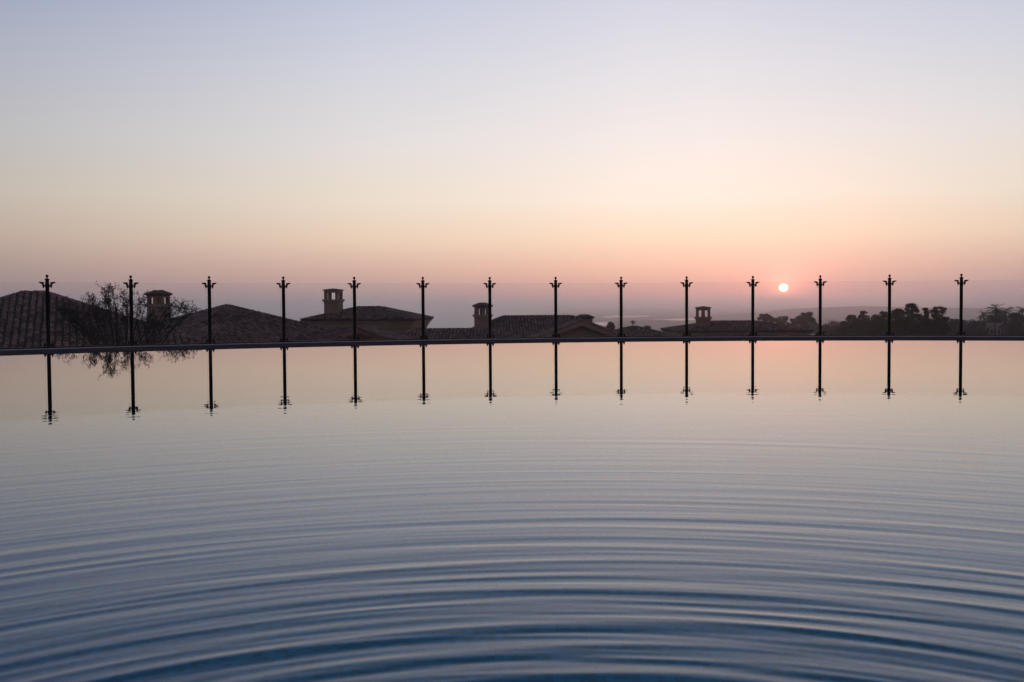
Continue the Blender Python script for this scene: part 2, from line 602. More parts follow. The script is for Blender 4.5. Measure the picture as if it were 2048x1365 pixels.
def post_meshes():
    out = {}
    mb = MB()
    prof = [(0.052, -0.012), (0.052, 0.012), (0.042, 0.02), (0.042, 0.05), (0.038, 0.06), (0.0365, 0.075), (0.0365, HP - 0.265), (0.0385, HP - 0.262), (0.0385, HP - 0.25)]
    mb.lathe(prof, 18)
    out['post'] = mb.mesh('post', MAT['iron'])
    mb = MB()
    mb.lathe([(0.0385, HP - 0.25), (0.043, HP - 0.235), (0.045, HP - 0.215), (0.043, HP - 0.195), (0.037, HP - 0.17), (0.035, HP - 0.13), (0.036, HP - 0.105), (0.044, HP - 0.098), (0.045, HP - 0.085),
              (0.034, HP - 0.080), (0.014, HP - 0.074), (0.012, HP - 0.064), (0.012, HP - 0.056)], 18)
    out['collar'] = mb.mesh('collar', MAT['iron'])
    mb = MB()
    R = 0.029
    mb.lathe([(0.012, HP - 0.0565)] + [(R * math.cos(a), HP - R + R * math.sin(a)) for a in np.radians([-62, -45, -25, 0, 25, 45, 62, 78])] + [(0.002, HP)], 14)
    out['finial'] = mb.mesh('finial', MAT['iron'])
    # bracket: stub, hooked plate, tapering fin. x runs away from the post
    def bracket(flip):
        mb = MB()
        plate = [(0.056, 0.0), (0.059, -0.045), (0.050, -0.085), (0.064, -0.114), (0.078, -0.100), (0.090, -0.064), (0.092, -0.032), (0.126, -0.022), (0.154, 0.002), (0.146, 0.010), (0.096, 0.010)]
        poly = [(x, (-z if flip else z)) for x, z in plate]
        if flip:
            poly.reverse()
        mb.extrude(poly, -0.017, 0.017)
        sg = -1 if flip else 1
        mb.extrude([(0.020, -0.062 * sg - 0.012), (0.064, -0.060 * sg - 0.011), (0.064, -0.060 * sg + 0.011), (0.020, -0.062 * sg + 0.012)], -0.010, 0.010)
        return mb.mesh('bracket', MAT['iron'])
    out['up'] = bracket(False)
    out['low'] = bracket(True)
    return out


PM = post_meshes()
GE = glass_edge_material()
GM = glass_material()
GZ0, GZ1 = 0.058, HP - 0.150


def post_pos(i):
    a = A0 + DA * i
    return Vector((PC.x + PR * math.sin(a), PC.y + PR * math.cos(a), 0)), a


def local(o, p):
    o.location = p - fence.location


for i in range(-1, 15):
    p, a = post_pos(i)
    po = link_mesh('post', PM['post'], fence)
    local(po, p)
    po.rotation_euler = (0, 0, -a)
    for nm, key in (('collar', 'collar'), ('finial', 'finial')):
        link_mesh(nm, PM[key], po)
    for sg in (0, 1):
        b = link_mesh('bracket', PM['up'], po, (0, 0, HP - 0.150))
        b.rotation_euler = (0, 0, math.pi * sg)
        b = link_mesh('bracket', PM['low'], po, (0, 0, 0.030))
        b.rotation_euler = (0, 0, math.pi * sg)
for i in range(-1, 14):
    p, a = post_pos(i)
    q, a2 = post_pos(i + 1)
    mid = (p + q) / 2
    ang = math.atan2(q.y - p.y, q.x - p.x)
    half = (q - p).length / 2 - 0.062
    mb = MB()
    T = 0.006
    mb.box(-half, half, -T, T, GZ0, GZ1)
    g = mb.build('glass_pane', GM, fence)
    g.data.materials.append(GE)
    for poly in g.data.polygons:
        if abs(poly.normal.y) < 0.5:
            poly.material_index = 1
    mbr = MB()
    mbr.box(-half - 0.02, half + 0.02, -0.016, 0.016, -0.010, 0.054)  # added dark strip, stands in for the dark gap below the pane
    strip_ = mbr.build('dark_gap_strip', MAT['iron'], fence)
    local(strip_, mid)
    strip_.rotation_euler = (0, 0, ang)
    local(g, mid)
    g.rotation_euler = (0, 0, ang)


# ------------------------------------------------------------------ terrain, sea, hills
def smooth(a, b, x):
    t = min(1.0, max(0.0, (x - a) / (b - a)))
    return t * t * (3 - 2 * t)


LR = [20, 26, 60, 100, 150, 250, 400, 800, 1500, 2500, 4000, 90000]
LZ = [-7.5, -7.8, -8.6, -9.6, -12, -18, -28, -48, -64, -71, -72, -72]
SEA_Z = -74.0


def terrain_z(x, y):
    r = math.hypot(x, y)
    az = math.degrees(math.atan2(x, y))
    lr = math.log(max(r, 20))
    z = float(np.interp(lr, [math.log(v) for v in LR], LZ))
    # shoulder of the hill on the right
    z += (20 * smooth(200, 420, r) * (1 - smooth(500, 1100, r))) * smooth(11, 20, az) * (1 - smooth(60, 90, az))
    # land lies right of the bay, open sea on the left
    edge = 3.0 + 5 * mnoise.noise((r / 2500.0, 3.1, 0)) - 3 * smooth(4000, 9000, r)
    sea = (1 - smooth(edge - 2.5, edge + 2.5, az)) * smooth(1500, 2600, r) if -120 < az else 0.0
    z -= 9 * sea
    # low coastal ridges
    n = mnoise.fractal((x / 1800.0, y / 1800.0, 1.7), 1.0, 2.0, 4)
    if r > 1800:
        z += (1 - sea) * 2.0 * max(-0.5, n) * smooth(1800, 3000, r)
        ridge = math.exp(-((r - 5200) / 900.0) ** 2) * smooth(9.5, 17, az) * (1 - smooth(75, 100, az))
        z += ridge * (44 + 16 * mnoise.noise((az * 0.19, 0.4, 9.0)) + 5 * mnoise.noise((az * 0.9, 2.4, 9.0)))
        ridge2 = math.exp(-((r - 3600) / 400.0) ** 2) * smooth(3, 8, az) * (1 - smooth(75, 100, az))
        z += ridge2 * (9 + 9 * mnoise.noise((az * 0.35, 7.4, 2.0)) + 3 * mnoise.noise((az * 1.6, 2.4, 3.0)))
    else:
        z += 0.25 * mnoise.noise((x / 9.0, y / 9.0, 0)) * smooth(20, 60, r) + 2.5 * mnoise.noise((x / 90.0, y / 90.0, 4.0)) * smooth(150, 400, r)
    return z


def build_terrain():
    rs = np.concatenate([np.array([0.0]), np.geomspace(18, 28500, 150)])
    az = np.concatenate([np.radians(np.arange(-40, 42, 0.5)), np.radians(np.arange(42, 320, 4.0))])
    vs = [(0, 0, -9.5)]
    for r in rs[1:]:
        for a in az:
            x, y = r * math.sin(a), r * math.cos(a)
            vs.append((x, y, terrain_z(x, y)))
    n = len(az)
    fs = [(0, 1 + (k + 1) % n, 1 + k) for k in range(n)]
    for i in range(len(rs) - 2):
        for k in range(n):
            k2 = (k + 1) % n
            fs.append((1 + i * n + k, 1 + i * n + k2, 1 + (i + 1) * n + k2, 1 + (i + 1) * n + k))
    me = bpy.data.meshes.new('terrain')
    me.from_pydata(vs, [], fs)
    me.polygons.foreach_set('use_smooth', [True] * len(fs))
    m = material('coastal_scrub_ground', (0.050, 0.052, 0.030), (0.105, 0.088, 0.060), 0.004, 0.95)
    me.materials.append(m)
    me.update()
    tag(link_mesh('terrain', me), kind='structure')


build_terrain()

mb = MB()
n = 96
vs = [(0, 0, SEA_Z)] + [(28500 * math.sin(2 * math.pi * k / n), 28500 * math.cos(2 * math.pi * k / n), SEA_Z) for k in range(n)]
mb.add(vs, [(0, 1 + (k + 1) % n, 1 + k) for k in range(n)])
sea_m = material('open_sea', (0.018, 0.035, 0.055), (0.022, 0.042, 0.06), 0.0007, 0.32, spec=0.5)
tag(mb.build('sea', sea_m), kind='structure')

# calm tidal channels on the low ground
lag_m = material('calm_lagoon_water', (0.05, 0.06, 0.07), None, 0.001, 0.08, spec=0.9)


def lagoon(pts_px, label):
    """flat sheet of calm water whose outline runs through the given photo pixels"""
    z = -69.2
    vs = []
    for x, y in pts_px:
        d = ray(x, y)
        t = (z - CAM_H) / d.z
        vs.append((d.x * t, d.y * t, z))
    mb = MB()
    mb.add(vs, [tuple(range(len(vs)))])
    o = mb.build('lagoon', lag_m)
    if o.data.polygons[0].normal.z < 0:
        o.data.flip_normals()
    tag(o, label, kind='structure')


lagoon([(1183, 646), (1205, 644.5), (1232, 645), (1262, 644), (1268, 648), (1240, 650), (1222, 652), (1200, 651)], 'pale calm water among the low ground beyond the small chimney')
lagoon([(1206, 633.5), (1230, 631.6), (1268, 632), (1296, 630.8), (1300, 633.2), (1262, 635.6), (1236, 634.6), (1212, 636.4)], 'pale far channel left of the middle posts')
lagoon([(1300, 640.4), (1340, 638.2), (1392, 636.6), (1440, 632.0), (1476, 628.0), (1482, 629.8), (1450, 634.4), (1420, 638.6), (1380, 640.8), (1340, 642.4), (1312, 643.0)], 'long pale channel winding behind the square chimney')
lagoon([(1476, 638.6), (1492, 636.8), (1500, 638.2), (1484, 640.2)], 'small pale pond right of the square chimney')


# ------------------------------------------------------------------ roofs and houses
def barrel_tile(L=0.44, r0=0.115, r1=0.095, seg=5, h=0.085):
    """half-round clay tile along +y (up the slope), wide end at y=0"""
    vs, fs = [], []
    for (y, r, zo) in ((0.0, r0, 0.030), (L, r1, 0.0)):
        for k in range(seg + 1):
            a = math.pi * k / seg
            vs.append((r * math.cos(a), y, zo + h * (r / r0) * math.sin(a)))
    for k in range(seg):
        fs.append((k, k + 1, seg + 2 + k, seg + 1 + k))
    fs.append(tuple(range(seg, -1, -1)))
    return vs, fs


def inside(poly, x, y):
    c = False
    n = len(poly)
    for i in range(n):
        x1, y1 = poly[i]
        x2, y2 = poly[(i + 1) % n]
        if (y1 > y) != (y2 > y) and x < (x2 - x1) * (y - y1) / (y2 - y1) + x1:
            c = not c
    return c


def face_tiles(A, B, apexes, sx, sy, jit=0.012):
    """matrices of tiles on a roof face with eave A->B (seen from outside, A left) and upper corners"""
    ex = (B - A).normalized()
    top = apexes[0]
    v = top - A
    ey = (v - ex * v.dot(ex)).normalized()
    ez = ex.cross(ey).normalized()
    poly = [(0, 0), ((B - A).length, 0)] + [((p - A).dot(ex), (p - A).dot(ey)) for p in apexes]
    W_, H_ = (B - A).length, max(p[1] for p in poly)
    out = []
    nx = int(W_ / sx)
    for i in range(nx + 1):
        x = (W_ - nx * sx) / 2 + i * sx
        j = 0
        while j * sy < H_:
            y = j * sy
            if inside(poly, x, y + sy * 0.45) and inside(poly, x, max(y + 0.02, 0.02)):
                jx, jz, jr = random.gauss(0, jit), random.gauss(0, jit * 0.6), random.gauss(0, 0.025)
                m = Matrix.Identity(4)
                ux = ex * math.cos(jr) + ey * math.sin(jr)
                uy = ey * math.cos(jr) - ex * math.sin(jr)
                o = A + ex * (x + jx) + ey * (y - 0.06) + ez * (0.012 + abs(jz))
                for r_ in range(3):
                    m[r_][0], m[r_][1], m[r_][2], m[r_][3] = ux[r_], uy[r_], ez[r_], o[r_]
                out.append(m)
            j += 1
    return out


TV, TF = barrel_tile()


def tiles_mesh(name, mats, sc=1.0):
    mb = MB()
    for m in mats:
        mb.add([m @ (Vector(v) * sc) for v in TV], TF, False)
    return mb.mesh(name, MAT['tile'])


def cap_line(mb, P, Q, r=0.13, step=0.42):
    """overlapping half-round ridge tiles from P up to Q"""
    L = (Q - P).length
    d = (Q - P).normalized()
    side = d.cross(Vector((0, 0, 1))).normalized()
    up = side.cross(d).normalized()
    n = max(1, int(L / step))
    for i in range(n):
        o = P + d * (L * i / n)
        l = L / n * 1.08
        vs, fs = [], []
        for (y, rr, zo) in ((0, r, 0.035), (l, r * 0.86, 0.0)):
            for k in range(7):
                a = math.pi * k / 6
                vs.append(o + d * y + side * (rr * math.cos(a)) + up * (zo + rr * 0.85 * math.sin(a) + random.gauss(0, 0.004)))
        for k in range(6):
            fs.append((k + 1, k, 7 + k, 8 + k))
        fs.append(tuple(range(0, 7)))
        fs.append(tuple(range(13, 6, -1)))
        mb.add(vs, fs)


def roof(house, hw, hd, rl, ze, zr, axis='x', off=(0, 0), gable=None, individual=0, sx=0.30, sy=0.36, deck_name='roof', ncol=None, wall_z=None, over=0.55,
         wall_mat='stucco', cornice=True, tsc=1.0, trim_mat='stucco'):
    """hip (or gable) roof in the house's own frame: half width hw, half depth hd, half ridge rl, eave and ridge heights.
    gable = 'front': the ridge runs on to the near side and ends in a triangular wall"""
    ox, oy = off
    V = lambda x, y, z: Vector((x + ox, y + oy, z))
    A, B, C_, D_ = V(-hw, -hd, ze), V(hw, -hd, ze), V(hw, hd, ze), V(-hw, hd, ze)
    if gable == 'front':
        R1, R2 = V(0, -hd, zr), V(0, hd - rl, zr)
        faces = [(B, C_, [R2, R1]), (D_, A, [R1, R2]), (C_, D_, [R2])]
        ridges = [(R1, R2, 'ridge'), (C_, R2, 'hip'), (D_, R2, 'hip')]
    elif axis == 'x':
        R1, R2 = V(-rl, 0, zr), V(rl, 0, zr)
        faces = [(A, B, [R2, R1]), (B, C_, [R2]), (C_, D_, [R1, R2]), (D_, A, [R1])]
        ridges = [(R1, R2, 'ridge'), (A, R1, 'hip'), (D_, R1, 'hip'), (B, R2, 'hip'), (C_, R2, 'hip')]
    else:
        R1, R2 = V(0, -rl, zr), V(0, rl, zr)
        faces = [(A, B, [R1]), (B, C_, [R2, R1]), (C_, D_, [R2]), (D_, A, [R1, R2])]
        ridges = [(R1, R2, 'ridge'), (A, R1, 'hip'), (B, R1, 'hip'), (C_, R2, 'hip'), (D_, R2, 'hip')]
    mb = MB()
    for (p, q, ap) in faces:
        if len(ap) == 1:
            mb.add([p, q, ap[0]], [(0, 1, 2)])
        else:
            mb.add([p, q, ap[0], ap[1]], [(0, 1, 2, 3)])
    th = 0.16
    lo = [Vector((p.x, p.y, p.z - th)) for p in (A, B, C_, D_)]
    for k in range(4):
        p, q = (A, B, C_, D_)[k], (A, B, C_, D_)[(k + 1) % 4]
        mb.add([p, q, lo[(k + 1) % 4], lo[k]], [(0, 3, 2, 1)])
    mb.add(lo, [(3, 2, 1, 0)])
    rf = mb.build(deck_name, MAT['roof_deck'], house)
    mats = []
    for (p, q, ap) in faces:
        mats.append(face_tiles(p, q, ap, sx, sy))
    rest = [m for fm in mats for m in fm]
    if individual:
        HM = house.matrix_basis
        vis = []
        for m in mats[0]:
            w = HM @ m.translation
            x, y, d = to_px(w)
            if -10 < x < 2058 and y < 712:
                vis.append((d, m))
        vis.sort(key=lambda t_: t_[0])
        pick = [m for _, m in vis[:individual]]
        ids = {id(m) for m in pick}
        rest = [m for m in rest if id(m) not in ids]
        mbt = MB()
        mbt.add([Vector(v) * tsc for v in TV], TF)
        tm = mbt.mesh('roof_tile', MAT['tile'])
        for m in pick:
            o = link_mesh('roof_tile', tm, rf)
            o.matrix_basis = m
    st = link_mesh('roof_tile_field', tiles_mesh('roof_tile_field', rest, tsc), rf)
    tag(st, kind='stuff')
    for (p, q, kd) in ridges:
        mbr = MB()
        up = Vector((0, 0, -0.025))
        cap_line(mbr, p + up, q + up)
        mbr.build('ridge_tiles' if kd == 'ridge' else 'hip_tiles', MAT['tile_red'] if kd == 'ridge' else MAT['tile'], rf)
    # walls and a moulded cornice below the eaves
    wz = wall_z if wall_z is not None else ze - 7
    wx, wy = hw - over, hd - over
    mbw = MB()
    mbw.box(ox - wx, ox + wx, oy - wy, oy + wy, wz, ze - th - 0.01)
    if gable == 'front':
        mbw.extrude([(ox - wx, ze - th - 0.012), (ox + wx, ze - th - 0.012), (ox, zr - 0.16)], oy - wy, oy - wy + 0.3)
    wl = mbw.build('wall', MAT[wall_mat], house)
    if cornice:
        mbc = MB()
        for (e, z0, z1) in ((0.40, -0.34, -0.172), (0.24, -0.58, -0.343), (0.12, -0.80, -0.583)):
            mbc.box(ox - wx - e, ox + wx + e, oy - wy - e, oy + wy + e, ze + z0, ze + z1)
        mbc.build('cornice', MAT['stucco_pale'], house)
    if gable == 'front':
        for sg in (-1, 1):
            mbg = MB()
            y0 = oy - hd
            p0 = (ox + sg * hw, ze)
            p1 = (ox, zr)
            poly = [(p0[0], p0[1] - 0.36), (p1[0], p1[1] - 0.36), (p1[0], p1[1] - 0.01), (p0[0], p0[1] - 0.01)]
            if sg < 0:
                poly = [poly[0], poly[1], poly[2], poly[3]]
            else:
                poly.reverse()
            mbg.extrude(poly, y0 - 0.06, y0 + 0.12)
            mbg.build('barge_board', MAT[trim_mat], house)
    return rf


def chimney(house, x, y, z0, z1, w, style='square', d=None, mat='stucco', turn=0.0, mullion=True):
    """stucco stack with a belfry-like open top and a little roof. z1 = very top"""
    d = d or w
    hw, hd = w / 2, d / 2
    oh = w * (0.60 if style != 'tile' else 0.50)            # height of the open stage
    capz = z1 - w * (0.17 if style == 'square' else 0.32)   # where the cap begins
    sz = capz - oh
    mb = MB()
    mb.box(x - hw, x + hw, y - hd, y + hd, z0, sz - 0.10 * w)
    st = mb.build('chimney', MAT[mat], house)
    mb = MB()
    e = 0.10 * w
    mb.box(x - hw - e, x + hw + e, y - hd - e, y + hd + e, sz - 0.10 * w + 0.003, sz + 0.02)
    mb.box(x - hw - e * 0.5, x + hw + e * 0.5, y - hd - e * 0.5, y + hd + e * 0.5, sz - 0.17 * w, sz - 0.10 * w)
    mb.build('chimney_ledge', MAT['stucco_pale'], st)
    # corner piers leave the openings
    pw = w * 0.20
    for sx_ in (-1, 1):
        for sy_ in (-1, 1):
            mb = MB()
            cx_, cy_ = x + sx_ * (hw - pw / 2 - 0.01), y + sy_ * (hd - pw / 2 - 0.01)
            mb.box(cx_ - pw / 2, cx_ + pw / 2, cy_ - pw / 2, cy_ + pw / 2, sz + 0.021, capz)
            mb.build('chimney_pier', MAT[mat], st)
    mb = MB()
    mb = MB()
    mb.box(x - hw + 0.014, x + hw - 0.014, y - hd + 0.014, y + hd - 0.014, capz - 0.22 * oh, capz - 0.001)
    mb.build('chimney_lintel', MAT[mat], st)
    mb = MB()
    if mullion:
        mb.box(x - w * 0.125, x + w * 0.125, y - hd + 0.012, y + hd - 0.012, sz + 0.022, capz - 0.002)
        mb.build('chimney_mullion', MAT[mat], st)
    e = 0.07 * w if style == 'square' else 0.10 * w
    mb = MB()
    mb.box(x - hw - e * 0.4, x + hw + e * 0.4, y - hd - e * 0.4, y + hd + e * 0.4, capz + 0.001, capz + 0.03 * w)
    zt = z1 if style == 'square' else z1 - 0.06 * w
    zb = capz + 0.032 * w
    b = [(x - hw - e, y - hd - e, zb), (x + hw + e, y - hd - e, zb), (x + hw + e, y + hd + e, zb), (x - hw - e, y + hd + e, zb)]
    b2 = [(px, py, zb + 0.05 * w) for px, py, _ in b]
    if style == 'square':
        top = [(x, y, zt)]
        mb.add(b + b2 + top, [(3, 2, 1, 0)] + [(k, (k + 1) % 4, 4 + (k + 1) % 4, 4 + k) for k in range(4)] + [(4 + k, 4 + (k + 1) % 4, 8) for k in range(4)])
        mb.build('chimney_cap', MAT[mat], st)
    else:
        f = 0.45
        t4 = [(x + sx_ * hw * f, y + sy_ * hd * f, zt) for sx_, sy_ in ((-1, -1), (1, -1), (1, 1), (-1, 1))]
        mb.add(b + b2 + t4, [(3, 2, 1, 0)] + [(k, (k + 1) % 4, 4 + (k + 1) % 4, 4 + k) for k in range(4)] + [(4 + k, 4 + (k + 1) % 4, 8 + (k + 1) % 4, 8 + k) for k in range(4)] + [(8, 9, 10, 11)])
        mb.build('chimney_cap', MAT['roof_deck'], st)
        mbt = MB()
        # little barrel tiles over the cap's four slopes
        B4 = [Vector(q) for q in b2]
        T4 = [Vector(q) for q in t4]
        for k in range(4):
            for m in face_tiles(B4[k], B4[(k + 1) % 4], [T4[(k + 1) % 4], T4[k]], 0.22, 0.30, 0.006):
                mbt.add([m @ (Vector(v) * 0.8) for v in TV], TF)
        fld = mbt.build('cap_tile_field', MAT['tile'], st)
        tag(fld, kind='stuff')
        mbl = MB()
        mbl.box(x - hw * 0.42, x + hw * 0.42, y - hd * 0.42, y + hd * 0.42, zt - 0.01, z1)
        mbl.build('cap_lid', MAT['tile_red'], st)
    wp = house.matrix_basis @ Vector((x, y, 0))
    T_ = Matrix.Translation((x, y, 0)) @ Matrix.Rotation(-math.atan2(wp.x, wp.y) - house.rotation_euler.z + turn, 4, 'Z') @ Matrix.Translation((-x, -y, 0))
    for ob in [st] + list(st.children):
        ob.data.transform(T_)
    return st


def house_at(px, D, label, rot=0.0, name='tiled_house'):
    p = at(px, 640, D)
    g = terrain_z(p.x, p.y)
    h = empty(name, (p.x, p.y, g - 0.6), rot)
    bpy.context.view_layer.update()
    tag(h, label, 'house', 'tiled houses below the fence')
    return h


def zpx(h, x, y, D):
    """height in the house frame of what shows at photo pixel (x, y) D metres ahead"""
    return at(x, y, D).z - h.location.z


def hx(h, x, D):
    return at(x, 640, D).x - h.location.x


# A: broad house at the left edge
D = 62
h = house_at(70, D, 'broad tiled roof with a short red ridge at the left edge of the pool', math.radians(23))
zr = zpx(h, 70, 585, D)
roof(h, 11.2, 11.2, 0.55, zr - 3.75, zr, 'x', individual=300, sx=0.36, sy=0.42, tsc=1.25, wall_z=0.0)
chim_D = 70
# B: corner-on roof with the tall tiled chimney beside the bare tree
D = 78
h = house_at(455, D, 'dark pointed tiled roof with a tall tile-capped chimney beside the bare tree', math.radians(38))
zr = zpx(h, 448, 611, D)
roof(h, 9.2, 9.2, 0.05, zr - 3.1, zr, 'x', wall_z=0.0, sx=0.33, sy=0.40, tsc=1.12)
q = at(318, 640, 74) - h.location
q = Matrix.Rotation(-h.rotation_euler.z, 3, 'Z') @ q
chimney(h, q.x, q.y, zpx(h, 318, 690, 74), zpx(h, 318, 581, 74), 1.22, 'tile', turn=math.radians(-25))
roof(h, 4.6, 5.2, 0.05, zr - 3.0, zr - 1.35, 'x', off=(-3.4, -6.6), deck_name='porch_roof', wall_z=0.0, sx=0.33, sy=0.40, tsc=1.12, cornice=False)
# C: house with the square bell-like chimney
D = 98
h = house_at(740, D, 'tan house with a square open-topped chimney left of its low tiled roof', math.radians(-5))
zr = zpx(h, 740, 614.5, D)
ze = zpx(h, 740, 639, D - 4.6)
roof(h, 5.35, 4.9, 1.15, ze, zr, 'x', wall_z=0.0)
chimney(h, hx(h, 671, D - 2), -2.2, ze - 0.4, zpx(h, 670, 577, D - 2.2), 1.38, 'square', turn=math.radians(-20), mullion=False)
D2 = 84
roof(h, 5.2, 4.6, 3.2, zpx(h, 640, 676, D2 - 4), zpx(h, 640, 655.5, D2), 'x', off=(hx(h, 655, D2) , -(D - D2)), deck_name='lower_roof', wall_z=0.0, cornice=False)
roof(h, 2.9, 3.0, 2.0, zpx(h, 778, 682, 76), zpx(h, 778, 656.5, 76), gable='front', off=(hx(h, 778, 79), -(D - 79)), deck_name='gable_roof', wall_z=0.0, cornice=False, trim_mat='tile')
# D: long low roof between C and E
D = 92
h = house_at(905, D, 'long low tiled roof sagging between the two open chimneys')
roof(h, 6.0, 3.6, 3.4, zpx(h, 900, 678, D - 3.6), zpx(h, 900, 658.5, D), 'x', wall_z=0.0, cornice=False)
# E: house behind the middle posts
D = 100
h = house_at(1075, D, 'brown tiled house with a front gable and a tile-capped chimney at its left end', math.radians(2))
zr = zpx(h, 1075, 632.5, D)
ze = zpx(h, 1075, 678, D - 6.5)
roof(h, 8.2, 6.6, 3.35, ze, zr, 'x', wall_z=0.0)
chimney(h, hx(h, 963, D - 3), -3.4, ze - 1.0, zpx(h, 963, 605.5, D - 3.4), 1.42, 'tile', turn=math.radians(8))
chimney(h, hx(h, 1170, D + 2), 2.0, ze, zpx(h, 1168, 629, D + 2), 1.42, 'tile', turn=math.radians(-14))
Dg = 90
roof(h, 4.3, 4.2, 2.5, zpx(h, 1148, 681, Dg - 4), zpx(h, 1148, 643.5, Dg - 4), gable='front', off=(hx(h, 1145, Dg), -(D - Dg)), deck_name='gable_roof', wall_z=0.0, cornice=False, wall_mat='stucco')
# F: small hip roof
D = 122
h = house_at(1268, D, 'small low hip roof between the gabled house and the bay')
roof(h, 5.0, 4.0, 0.25, zpx(h, 1268, 675, D - 4), zpx(h, 1268, 653.5, D), 'x', wall_z=0.0, cornice=False)
# G: house with the square chimney on the right
D = 112
h = house_at(1468, D, 'low tiled house with a square twin-opening chimney left of the sun', math.radians(3))
zr = zpx(h, 1460, 643, D)
ze = zpx(h, 1460, 662, D - 4.5)
roof(h, 7.1, 5.0, 2.4, ze, zr, 'x', wall_z=0.0)
chimney(h, hx(h, 1403.5, D - 2), -2.0, ze - 0.3, zpx(h, 1403, 612.5, D - 2), 1.55, 'square')


# ------------------------------------------------------------------ trees
def leaf_cloud(mb, centre, rad, n, size, squash=0.8):
    for _ in range(n):
        d = Vector((random.gauss(0, 1), random.gauss(0, 1), random.gauss(0, 1)))
        if d.length < 1e-6:
            continue
        d.normalize()
        r = rad * (random.random() ** 0.45)
        p = Vector(centre) + Vector((d.x * r, d.y * r, d.z * r * squash))
        s = size * random.uniform(0.6, 1.3)
        u = Vector((random.gauss(0, 1), random.gauss(0, 1), random.gauss(0, 0.6))).normalized()
        w = u.orthogonal().normalized()
        w = (w * math.cos(random.random() * 6.28) + u.cross(w) * math.sin(random.random() * 6.28)).normalized()
        mb.add([p - u * s, p + w * s * 0.42, p + u * s, p - w * s * 0.42], [(0, 1, 2, 3)])


def bare_tree():
    D = 36.0
    top = at(235, 566, D)
    base = at(236, 690, D)
    g = terrain_z(base.x, base.y)
    t = empty('bare_tree', (base.x, base.y, g))
    tag(t, 'sparse twiggy tree with small leaves standing behind the left fence panes', 'tree')
    H = top.z - g
    wood, leaves = MB(), MB()
    random.seed(4)
    mpp = D / FPX

    def leaf(c, s):
        u = Vector((random.gauss(0, 1), random.gauss(0, 1), random.gauss(0, 1))).normalized()
        w = u.orthogonal().normalized()
        leaves.add([c - u * s, c + w * s * .5, c + u * s, c - w * s * .5], [(0, 1, 2, 3)])

    def twig(p, d, L, r, depth):
        pts = [p.copy()]
        q = p.copy()
        for i in range(4):
            d = (d + Vector((random.gauss(0, 0.25), random.gauss(0, 0.25), random.gauss(0.05, 0.16)))).normalized()
            q = q + d * (L / 4)
            pts.append(q.copy())
        wood.tube(pts, [r, r * .85, r * .7, r * .55, r * .4], 3)
        thick = mnoise.noise((p.x * 1.6, p.y * 1.6, p.z * 1.6)) > -0.12
        for i in range(1, 5):
            for _ in range(2 if thick else 1):
                leaf(pts[i] + Vector((random.gauss(0, .035), random.gauss(0, .035), random.gauss(0, .035))), random.uniform(0.016, 0.036))
        if depth < 1:
            for j in range(3):
                i = random.randint(1, 4)
                twig(pts[i], (d + Vector((random.gauss(0, .8), random.gauss(0, .8), random.gauss(0.2, .5)))).normalized(), L * 0.6, r * 0.6, depth + 1)

    fork = Vector((0.1, 0, H - 3.7))
    wood.tube([(0, 0, -0.3), (0.05, 0, (H - 3.7) * 0.5), tuple(fork)], [0.16, 0.13, 0.11], 9)
    outline = [(112, 610), (128, 602), (150, 592), (168, 586), (186, 580), (203, 573), (216, 570), (236, 569), (252, 578), (268, 584), (284, 588), (304, 592), (322, 590), (344, 578), (358, 588), (372, 606), (392, 612)]
    for i in range(42):
        k = (len(outline) - 1.001) * ((i * 0.618034) % 1.0) if i % 2 else random.uniform(0, len(outline) - 1.001)
        a_, b_ = outline[int(k)], outline[int(k) + 1]
        f_ = k - int(k)
        ox_, oy_ = a_[0] + (b_[0] - a_[0]) * f_, a_[1] + (b_[1] - a_[1]) * f_
        if 292 < ox_ < 340:
            oy_ += 40
        oy_ += abs(random.gauss(0, 20)) if i % 2 else random.uniform(0, 7)
        w_ = at(ox_, oy_, D)
        tgt = Vector((w_.x - t.location.x, random.gauss(0, 0.55), w_.z - t.location.z))
        c1 = fork + Vector((tgt.x * random.uniform(0.4, 0.75), tgt.y * 0.5, (tgt.z - fork.z) * random.uniform(0.5, 0.75)))
        pts, rads = [], []
        for j in range(9):
            u = j / 8
            q = fork * (1 - u) ** 2 + c1 * 2 * u * (1 - u) + tgt * u * u
            if 0 < j < 8:
                q += Vector((random.gauss(0, .04), random.gauss(0, .04), random.gauss(0, .03)))
            pts.append(q)
            rads.append(0.024 * (1 - u) + 0.005)
        wood.tube(pts, rads, 5)
        for _ in range(9):
            u = random.uniform(0.68, 1.0)
            q = pts[min(8, int(u * 8))]
            d_ = (tgt - c1).normalized() + Vector((random.gauss(0, .9), random.gauss(0, .6), random.gauss(0.1, .5)))
            twig(q, d_.normalized(), random.uniform(0.16, 0.42), 0.007, 0)
    wood.build('trunk', MAT['bark'], t)
    leaves.build('crown', MAT['leaf_olive'], t)
    # dense lower growth of the same tree
    low = MB()
    for _ in range(46):
        c = (random.triangular(-2.2, 2.3, -0.3), random.uniform(-0.8, 0.3), H + random.uniform(-2.8, -1.35))
        leaf_cloud(low, c, random.uniform(0.2, 0.5), 62, 0.042, 0.9)
    low.build('lower_crown', MAT['leaf_olive'], t)


bare_tree()


